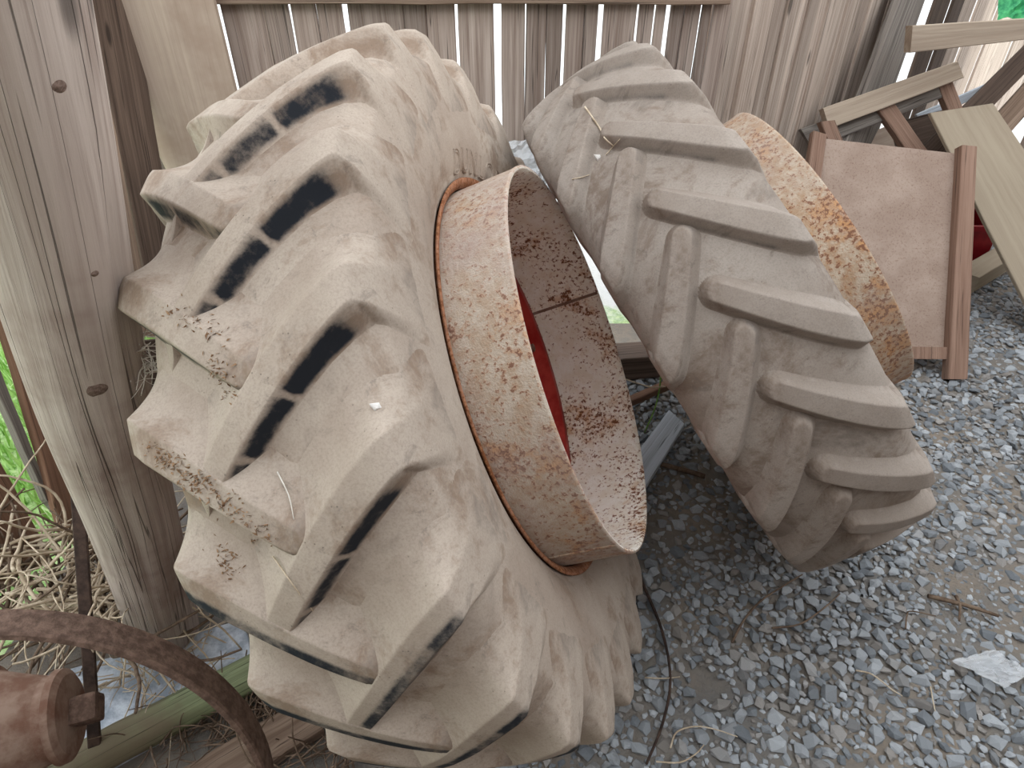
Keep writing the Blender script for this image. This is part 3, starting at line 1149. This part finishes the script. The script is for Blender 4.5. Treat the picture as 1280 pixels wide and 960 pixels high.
def crate():
    root = empty('crate', (rc.x, rc.y, 0), 'dark red plastic crate half hidden behind the framed panel', 'crate')
    w_, d_, h_ = 0.30, 0.24, 0.22
    for nm, cs, nr in (('side', ((-w_ / 2, 0, 0.0), (w_ / 2, 0, 0.0), (w_ / 2, 0, h_), (-w_ / 2, 0, h_)), (0, -1, 0)),
                       ('side', ((-w_ / 2, d_, 0.0), (w_ / 2, d_, 0.0), (w_ / 2, d_, h_), (-w_ / 2, d_, h_)), (0, 1, 0)),
                       ('end', ((-w_ / 2, 0.01, 0.0), (-w_ / 2, d_ - 0.01, 0.0), (-w_ / 2, d_ - 0.01, h_), (-w_ / 2, 0.01, h_)), (-1, 0, 0)),
                       ('end', ((w_ / 2, 0.01, 0.0), (w_ / 2, d_ - 0.01, 0.0), (w_ / 2, d_ - 0.01, h_), (w_ / 2, 0.01, h_)), (1, 0, 0)),
                       ('rim', ((-w_ / 2 - .008, -0.008, h_ - .03), (w_ / 2 + .008, -0.008, h_ - .03), (w_ / 2 + .008, -0.008, h_), (-w_ / 2 - .008, -0.008, h_)), (0, -1, 0))):
        slab(nm, cs, nr, 0.008, 'crate', root, 2)


crate()
tag(bar('timber_offcut', at_z(1205, 352, 0.05), at_z(1262, 318, 0.05), 0.11, 0.09, 'board', up=(0, 0, 1), seed=18), 'short pale timber offcut lying on gravel beside the framed panel', 'timber')


# green netting scrap at the top right
def crumple(name, corners, n, amp, mat, seed, label, cat, th=0.0015):
    a, b, c, d = [Vector(q) for q in corners]
    nrm = (b - a).cross(d - a).normalized()
    verts, faces = [], []
    for i in range(n + 1):
        for j in range(n + 1):
            s, t = i / n, j / n
            p = a.lerp(b, s).lerp(d.lerp(c, s), t)
            z = mnoise.noise((s * 4 + seed, t * 4, seed)) * 0.6 + abs(mnoise.noise((s * 8, t * 8 + seed, 2))) * 0.6
            e = 1.0
            p = p + nrm * (amp * z * e)
            p = p + (b - a) * 0.05 * mnoise.noise((t * 5, seed, s * 3)) + (d - a) * 0.05 * mnoise.noise((s * 5, 3, seed + t * 3))
            verts.append(p)
    for i in range(n):
        for j in range(n):
            k = i * (n + 1) + j
            faces.append((k, k + n + 1, k + n + 2, k + 1))
    o = link(name, mesh(name, verts, faces), M[mat])
    sm = o.modifiers.new('thick', 'SOLIDIFY')
    sm.thickness = th
    return tag(o, label, cat)


crumple('netting', (at_d(1246, 26, 3.1), at_d(1330, 14, 3.1), at_d(1330, -60, 3.15), at_d(1254, -60, 3.15)), 14, 0.05, 'netting', 4,
        'green netting hanging above the horizontal timber in the corner', 'netting')

# ================================================================== BETWEEN THE WHEELS
crumple('plastic_sheet', (at_y(618, 250, 2.30), at_y(690, 240, 2.30), at_y(684, 172, 2.36), at_y(622, 178, 2.36)), 12, 0.03, 'plastic', 9,
        'clear plastic sheet hanging low on the plank wall between the wheels', 'plastic sheet')
tag(slab('bleached_board', (at_z(740, 640, 0.03), at_z(770, 668, 0.03), at_z(856, 530, 0.075), at_z(836, 512, 0.075)), (0, 0, 1), 0.02, 'bleached', None, 6, 0.001, 21),
    'bluish bleached board lying on gravel between the wheels', 'board')
tag(bar('sill_beam', (0.16, 2.16, 0.055), (0.95, 2.28, 0.055), 0.12, 0.11, 'darkwood', n=8, wav=0.004, seed=22),
    'dark beam lying at the wall foot between the wheels', 'beam')
tag(bar('broken_stick', (0.30, 1.86, 0.04), (0.62, 2.04, 0.06), 0.035, 0.03, 'brown', n=5, wav=0.003, seed=23),
    'brown broken stick lying in front of the dark beam', 'stick')
tag(tube('bark_strip', wobble(at_z(800, 574, 0.012), at_z(882, 596, 0.012), 7, 0.006, 3), 0.009, 'twig'), 'flat brown bark strip on gravel between the wheels', 'bark')
tag(tube('wire', smooth_path([at_d(782, 474, 2.2), at_d(800, 480, 2.15), at_d(815, 484, 2.12), at_d(832, 483, 2.1)]), 0.0022, 'straw'),
    'pale wire crossing the dark beam between the wheels', 'wire')
tag(tube('green_stem', smooth_path([at_z(806, 540, 0.02), at_d(818, 512, 2.2), at_d(824, 488, 2.15), at_d(826, 470, 2.1)]), 0.0025, 'leaf'),
    'thin green stem growing beside the dark beam', 'plant')

# ================================================================== LOWER LEFT
# sill log, plank, pale slab
g1, g2 = at_z(85, 962, 0.04), at_z(325, 836, 0.04)
gd = (g2 - g1)
pts = [g1 - gd * 0.5 + gd * (2.1 * i / 14) + Vector((0, 0, 0.004 * mnoise.noise((i * .7, 0, 0)))) for i in range(15)]
tag(tube('sill_log', pts, 0.045, 'greenlog', sides=20), 'greenish round sill log on the ground under the iron wheel', 'log')
tag(bar('ground_plank', at_z(205, 1010, 0.02), at_z(395, 893, 0.02), 0.10, 0.035, 'rail', n=8, wav=0.003, seed=31), 'brown plank on the ground under the front wheel', 'plank')
slabc = empty('paving_slab', at_z(240, 830, 0), 'pale concrete slab strewn with straw behind the sill log', 'slab')
sl0 = slabc.location
slab('slab_block', tuple(at_z(x, y, 0.012) - sl0 for x, y in ((90, 985), (330, 850), (300, 775), (40, 850))), (0, 0, 1), 0.03, 'slab', slabc, 8, 0.004, 33)

# iron wheel: hoop with hub
HC, HAZ, HEL, HR, HB = Vector((-0.818, 0.388, 0.381)), 1.861, -0.356, 0.405, 0.064
ha = Vector((math.cos(HEL) * math.cos(HAZ), math.cos(HEL) * math.sin(HAZ), math.sin(HEL)))
hv_ = (Vector((0, 0, 1)) - ha * ha.z).normalized()
hrot = Matrix((ha, hv_.cross(ha), hv_)).transposed().to_4x4()
hfoot = HC - hv_ * HR
hfoot.z = 0
hb = Matrix.Translation(HC - hfoot) @ hrot
hoop_prof = [(-HB / 2, HR), (-HB / 2 + .004, HR + .003), (HB / 2 - .004, HR + .003), (HB / 2, HR), (HB / 2, HR - .008), (HB / 2 - .003, HR - .010), (-HB / 2 + .003, HR - .010), (-HB / 2, HR - .008)]
hme = lathe_mesh('iron_hoop', hoop_prof, 128, True)
hoop = link('iron_hoop', hme, M['old_iron'], None, False)
hoop.matrix_basis = Matrix.Translation(hfoot) @ hb
tag(hoop, 'flat rusty iron wheel hoop arching over the lower left corner', 'iron hoop')

# hub drum bolted to an upright stake
sp0, sp1 = at_d(92, 540, 1.42), at_z(122, 985, 0.0)
hub_c = at_d(84, 893, 1.26)
axle = empty('hub_stake', sp1, 'rusty hub drum bolted to a dark upright iron stake inside the iron hoop', 'hub')
bar('stake', sp0 - sp1, Vector((0, 0, 0)), 0.026, 0.012, 'dark_iron', axle, up=(0.3, -1, 0), n=6, seed=41)
da = (RT * 0.88 + UP * 0.16 + FW * 0.25).normalized()
dv = (Vector((0, 0, 1)) - da * da.z).normalized()
drot = Matrix((da, dv.cross(da), dv)).transposed().to_4x4()
hub_prof = [(0.012, 0.0), (0.012, 0.030), (0.008, 0.074), (0.000, 0.086), (-0.012, 0.088), (-0.014, 0.078), (-0.030, 0.080), (-0.07, 0.095), (-0.115, 0.114), (-0.125, 0.128), (-0.150, 0.130), (-0.172, 0.122), (-0.172, 0.0)]
hub = link('drum', lathe_mesh('drum', hub_prof, 64), M['hub_iron'], axle, False)
hub.matrix_basis = Matrix.Translation(hub_c - sp1) @ drot
nutm = bpy.data.meshes.new('nut')
bm = bmesh.new()
bmesh.ops.create_cube(bm, size=1.0)
bmesh.ops.scale(bm, vec=(0.050, 0.052, 0.052), verts=bm.verts)
bmesh.ops.bevel(bm, geom=list(bm.edges), offset=0.008, segments=2, affect='EDGES', profile=0.6)
bm.to_mesh(nutm)
bm.free()
nut = link('nut', nutm, M['old_iron'], hub)
nut.location = (0.034, 0, 0)
nut.rotation_euler = (0.4, 0, 0)


# ---- dried vines (a tangle nobody could count)
def tangle(name, boxes, count, rad, mat, label, cat, seed, length=(0.15, 0.45), curl=1.0):
    rs = random.Random(seed)
    V, F = [], []
    for _ in range(count):
        c, ext = rs.choice(boxes)
        p = Vector([c[k] + rs.uniform(-1, 1) * ext[k] for k in range(3)])
        p.z = max(0.01, p.z)
        d = Vector((rs.uniform(-1, 1), rs.uniform(-1, 1), rs.uniform(-.4, .6))).normalized()
        L = rs.uniform(*length)
        n = 12
        bend = Vector((rs.uniform(-1, 1), rs.uniform(-1, 1), rs.uniform(-1, .6))) * curl
        pts = []
        for i in range(n + 1):
            pts.append(p.copy())
            d = (d + bend * (0.16) + Vector((rs.uniform(-1, 1), rs.uniform(-1, 1), rs.uniform(-1, 1))) * 0.14).normalized()
            p = p + d * (L / n)
            p.z = max(0.008, p.z)
        r = rad * rs.uniform(0.5, 1.3)
        v, f, _u = tube_data(pts, r, 5, 0.5)
        b = len(V)
        V += v
        F += [tuple(k + b for k in q) for q in f]
    o = link(name, mesh(name, V, F), M[mat])
    o.data.shade_smooth()
    return tag(o, label, cat, kind='stuff')


v1 = at_d(70, 715, 1.62)
v2 = at_d(20, 690, 1.62)
v3 = at_d(150, 735, 1.62)
tangle('dry_vines', [(v1, (0.13, 0.10, 0.06)), (v2, (0.15, 0.10, 0.08)), (v3, (0.08, 0.06, 0.03))], 120, 0.0042, 'straw',
       'tangle of dry curling vine stems behind the iron wheel', 'dry vines', 5)
tangle('dead_vines', [(v1 - Vector((0, 0, .1)), (0.25, 0.14, 0.06)), (v2 - Vector((0, 0, .12)), (0.25, 0.12, 0.06))], 130, 0.005, 'twig',
       'darker dead stems under the pale vine tangle at the left', 'dead stems', 6)
s1 = at_z(190, 840, 0.03)
s2 = at_z(215, 815, 0.03)
tangle('straw_litter', [(s1, (0.12, 0.06, 0.012)), (s2, (0.08, 0.06, 0.012))], 70, 0.0022, 'straw', 'pale straw scattered on the concrete slab', 'straw', 7, (0.06, 0.2), 0.4)
t1 = at_z(260, 905, 0.02)
t2 = at_z(330, 890, 0.02)
t3 = at_z(400, 950, 0.02)
tangle('twig_litter', [(t1, (0.12, 0.08, 0.015)), (t2, (0.10, 0.06, 0.015)), (t3, (0.1, 0.06, 0.012))], 220, 0.0024, 'twig', 'dark twig and bark litter between the sill log and the front wheel', 'twigs', 8, (0.04, 0.16), 0.6)

# grass outside the left boards
gv, gf = [], []
rs = random.Random(12)
for _ in range(5200):
    x = rs.uniform(-3.6, -1.50)
    y = rs.uniform(1.1, 3.2)
    h = rs.uniform(0.05, 0.16)
    a = rs.uniform(0, 6.28)
    dx, dy = math.cos(a) * 0.006, math.sin(a) * 0.006
    lx, ly = rs.uniform(-.05, .05), rs.uniform(-.05, .05)
    b = len(gv)
    gv += [(x - dx, y - dy, -0.05), (x + dx, y + dy, -0.05), (x + lx * .5 + dx * .7, y + ly * .5 + dy * .7, -0.05 + h * .6), (x + lx * .5 - dx * .7, y + ly * .5 - dy * .7, -0.05 + h * .6), (x + lx, y + ly, -0.05 + h)]
    gf += [(b, b + 1, b + 2, b + 3), (b + 3, b + 2, b + 4)]
tag(link('grass', mesh('grass', gv, gf), M['grassblade']), 'bright green grass outside the gaps in the left boards', 'grass', kind='stuff')


# ================================================================== GRAVEL
rocks = [ico_rock(k, flat=(0.45, 0.55, 0.65)[k % 3]) for k in range(14)]


def gravel():
    rs = random.Random(3)
    spots = []
    grid = {}
    cs = 0.05

    def ok(x, y, r):
        i, j = int(x // cs), int(y // cs)
        for a in range(i - 1, i + 2):
            for b in range(j - 1, j + 2):
                for (X, Y, R_) in grid.get((a, b), ()):
                    if (x - X) ** 2 + (y - Y) ** 2 < ((r + R_) * 0.66) ** 2:
                        return False
        return True
    bare1 = at_z(880, 850)
    bare2 = at_z(1215, 745)
    bare3 = at_z(830, 590)
    for phase, (lo, hi, tries) in enumerate(((0.018, 0.027, 9000), (0.012, 0.018, 46000), (0.007, 0.012, 125000))):
        for _ in range(tries):
            x = rs.uniform(-0.25, 3.3)
            y = rs.uniform(0.25, 3.6)
            if y > 2.40 + max(0, (x - 0.7)) * 0.75:
                continue
            if x > 1.02 * y + 1.35:       # outside the view to the right
                continue
            if y > 1.9 and phase == 2 and rs.random() < 0.45:
                continue
            r = rs.uniform(lo, hi)
            p = Vector((x, y, 0))
            d1 = (p - bare1).length
            d2 = (p - bare2).length
            if d1 < 0.13 and rs.random() < (1 - d1 / 0.13) * 1.3:
                continue
            if d2 < 0.28 and phase < 2 and rs.random() < (1 - d2 / 0.28) * 1.2:
                continue
            if not ok(x, y, r):
                continue
            grid.setdefault((int(x // cs), int(y // cs)), []).append((x, y, r))
            spots.append((x, y, r))
    scored = []
    for s in spots:
        x, y, r = s
        u, v_, z = px_of(Vector((x, y, 0)))
        vis = 800 < u < 1275 and 610 < v_ < 955 and not (u < 1175 and v_ < 720 and u > 930)
        scored.append((FPX * r / z if vis else 0, s))
    scored.sort(key=lambda q: -q[0])
    rv = [np.array([v.co[:] for v in m.vertices]) for m in rocks]
    rf = [[tuple(p.vertices) for p in m.polygons] for m in rocks]
    V, F, T = [], [], []
    base = 0
    for idx, (_, (x, y, r)) in enumerate(scored):
        e = Vector((rs.gauss(0, 0.22), rs.gauss(0, 0.22), rs.uniform(0, 6.28)))
        sc = Vector((r * rs.uniform(0.95, 1.3), r * rs.uniform(0.8, 1.05), r * rs.uniform(0.8, 1.1)))
        k = rs.randrange(len(rocks))
        z = -0.012 + r * 0.26 + rs.uniform(-.003, .004)
        if idx < 300:
            o = bpy.data.objects.new('stone', rocks[k])
            C.objects.link(o)
            o.parent = floor
            o.location = (x, y, z)
            o.rotation_euler = e
            o.scale = sc
            continue
        mt = np.array((Matrix.Translation((x, y, z)) @ Matrix.LocRotScale(None, __import__('mathutils').Euler(e), sc)))
        v = rv[k] @ mt[:3, :3].T + mt[:3, 3]
        V.append(v)
        F += [tuple(q + base for q in f) for f in rf[k]]
        T += [rs.random()] * len(v)
        base += len(v)
    V = np.concatenate(V)
    me = bpy.data.meshes.new('gravel')
    me.from_pydata(V.tolist(), [], F)
    a_ = me.attributes.new('tone', 'FLOAT', 'POINT')
    a_.data.foreach_set('value', T)
    me.update()
    o = link('gravel', me, M['stone'], floor)
    o['kind'] = 'stuff'
    print('stones', len(scored), 'faces', len(F))


gravel()


# ---- bits on the gravel
def twig(pxs, rad, mat, label, cat='twig', z=0.014, seed=0, name='twig'):
    p = [at_z(x, y, z + 0.004 * math.sin(i * 2.1 + seed)) for i, (x, y) in enumerate(pxs)]
    tag(tube(name, smooth_path(p), rad, mat, sides=6, taper=0.6), label, cat)


twig(((915, 803), (930, 775), (950, 752), (975, 735), (1003, 718)), 0.0035, 'twig', 'long dark curved twig on gravel in front of the rear wheel', seed=1)
twig(((965, 785), (1000, 780), (1030, 760), (1050, 742)), 0.003, 'twig', 'thin twig bent over gravel right of the long curved twig', seed=2)
twig(((786, 690), (806, 735), (828, 790), (838, 850), (828, 905), (808, 955)), 0.005, 'dark_iron', 'long dark stem trailing on gravel beside the front wheel', 'stem', seed=3, name='dark_stem')
twig(((838, 935), (846, 915), (870, 908), (895, 912), (922, 921)), 0.0022, 'straw', 'pale bent straw near the bottom of the gravel', 'straw', seed=4, name='straw')
twig(((820, 952), (850, 953), (870, 942), (880, 931)), 0.0022, 'straw', 'pale straw curl at the bottom edge beside the bent straw', 'straw', seed=5, name='straw')
twig(((806, 847), (830, 848), (850, 846)), 0.002, 'straw', 'short pale straw crossing the dark stem', 'straw', seed=6, name='straw')
twig(((1070, 838), (1090, 843), (1115, 862), (1128, 870)), 0.0022, 'straw', 'pale straw in the middle of the gravel', 'straw', seed=7, name='straw')
twig(((1163, 858), (1166, 875), (1169, 889)), 0.002, 'straw', 'short upright straw below the plastic wrapper', 'straw', seed=8, name='straw')
twig(((1132, 786), (1134, 768), (1140, 764), (1170, 770)), 0.0025, 'twig', 'small hooked twig above the plastic wrapper', seed=9)
twig(((1160, 745), (1190, 752), (1225, 762), (1248, 770)), 0.007, 'twig', 'brown bark strip lying on gravel at the right', 'bark', seed=10, name='bark_strip')
twig(((1195, 745), (1200, 757), (1199, 776)), 0.005, 'twig', 'short brown wood chip beside the bark strip', 'wood chip', seed=11, name='wood_chip')
crumple('plastic_wrapper', (at_z(1190, 826, 0.02), at_z(1255, 860, 0.022), at_z(1290, 842, 0.022), at_z(1243, 812, 0.02)), 14, 0.018, 'plastic', 2,
        'clear crumpled plastic wrapper lying on gravel at the lower right', 'wrapper', 0.0006)

# ---- bits caught on the tyres
deps = bpy.context.evaluated_depsgraph_get()
bpy.context.view_layer.update()
deps.update()


def surf(x, y, off=0.003):
    hit = scene.ray_cast(deps, O, ray(x, y).normalized())
    if hit[0]:
        return hit[1] + hit[2] * off
    return None


def caught(pxs, rad, mat, label, cat, name, off=0.003):
    p = [surf(x, y, off) for x, y in pxs]
    p = [q for q in p if q is not None]
    if len(p) > 1:
        tag(tube(name, smooth_path(p, 3), rad, mat, sides=5, taper=0.7), label, cat)


caught(((732, 135), (741, 150), (750, 163), (757, 172), (768, 182)), 0.0022, 'straw', 'frayed straw strand hanging on the rear wheel between two lugs', 'straw', 'straw')
caught(((758, 195), (767, 183), (776, 173)), 0.0013, 'straw', 'thin straw above the white fluff on the rear wheel', 'straw', 'straw')
caught(((716, 225), (727, 222), (737, 219)), 0.0013, 'straw', 'short loose straw lying on the rear wheel', 'straw', 'straw')
caught(((344, 695), (356, 712), (372, 735), (390, 762)), 0.0011, 'straw', 'pale root strand stuck low on the front wheel tread', 'root', 'root_strand')
caught(((348, 590), (362, 620), (368, 650)), 0.0009, 'web', 'pale streaky strand on the front wheel tread', 'strand', 'root_strand')
for (x, y, r_, lab) in ((748, 197, 0.010, 'scrap of white fluff stuck on the rear wheel'), (470, 509, 0.008, 'white fleck stuck on the front wheel tread')):
    q = surf(x, y, 0.002)
    if q:
        me = ico_rock(77, 0.5, 14)
        me.materials.clear()
        me.materials.append(M['fluff'])
        o = link('fluff', me)
        o.location = q
        o.scale = (r_, r_ * 0.8, r_)
        o.rotation_euler = (0.5, 0.3, 0.2)
        tag(o, lab, 'fluff')

# sawdust and wood crumbs lying on the front tread
V, F = [], []
rs = random.Random(31)
for (xa, ya, xb, yb, wd_, n) in ((195, 565, 335, 672, 12, 260), (275, 690, 292, 715, 12, 60), (265, 440, 292, 500, 12, 80), (210, 385, 275, 420, 14, 60), (185, 555, 260, 600, 8, 60)):
    for _ in range(n):
        t = rs.random()
        q = surf(xa + (xb - xa) * t + rs.gauss(0, wd_ * 0.6), ya + (yb - ya) * t + rs.gauss(0, wd_ * 0.6), 0.0005)
        if q is None or (q - C1).length > 0.78:
            continue
        s_ = rs.uniform(0.0012, 0.0034)
        b = len(V)
        d1 = Vector((rs.uniform(-1, 1), rs.uniform(-1, 1), rs.uniform(-.6, .6))).normalized() * s_ * rs.uniform(1, 2)
        d2 = Vector((rs.uniform(-1, 1), rs.uniform(-1, 1), rs.uniform(-.6, .6))).normalized() * s_ * 0.5
        d3 = Vector((0, -0.5, 0.8)) * s_ * 0.6
        V += [q - d1, q + d1, q + d2 + d3 * .3, q - d2 + d3]
        F += [(b, b + 1, b + 2), (b, b + 3, b + 1), (b + 1, b + 3, b + 2), (b, b + 2, b + 3)]
tag(link('wood_crumbs', mesh('wood_crumbs', V, F), M['crumb']), 'brown wood crumbs and sawdust lying on the front wheel lugs', 'sawdust', kind='stuff')

# cobweb clump between the post and the front wheel
wc = surf(182, 455, 0.01)
if wc:
    tangle('cobweb', [(wc + Vector((0.0, -0.01, 0.02)), (0.010, 0.012, 0.035))], 46, 0.0012, 'web', 'frayed cobweb clump caught between the log post and the front wheel', 'cobweb', 17, (0.03, 0.07), 1.2)
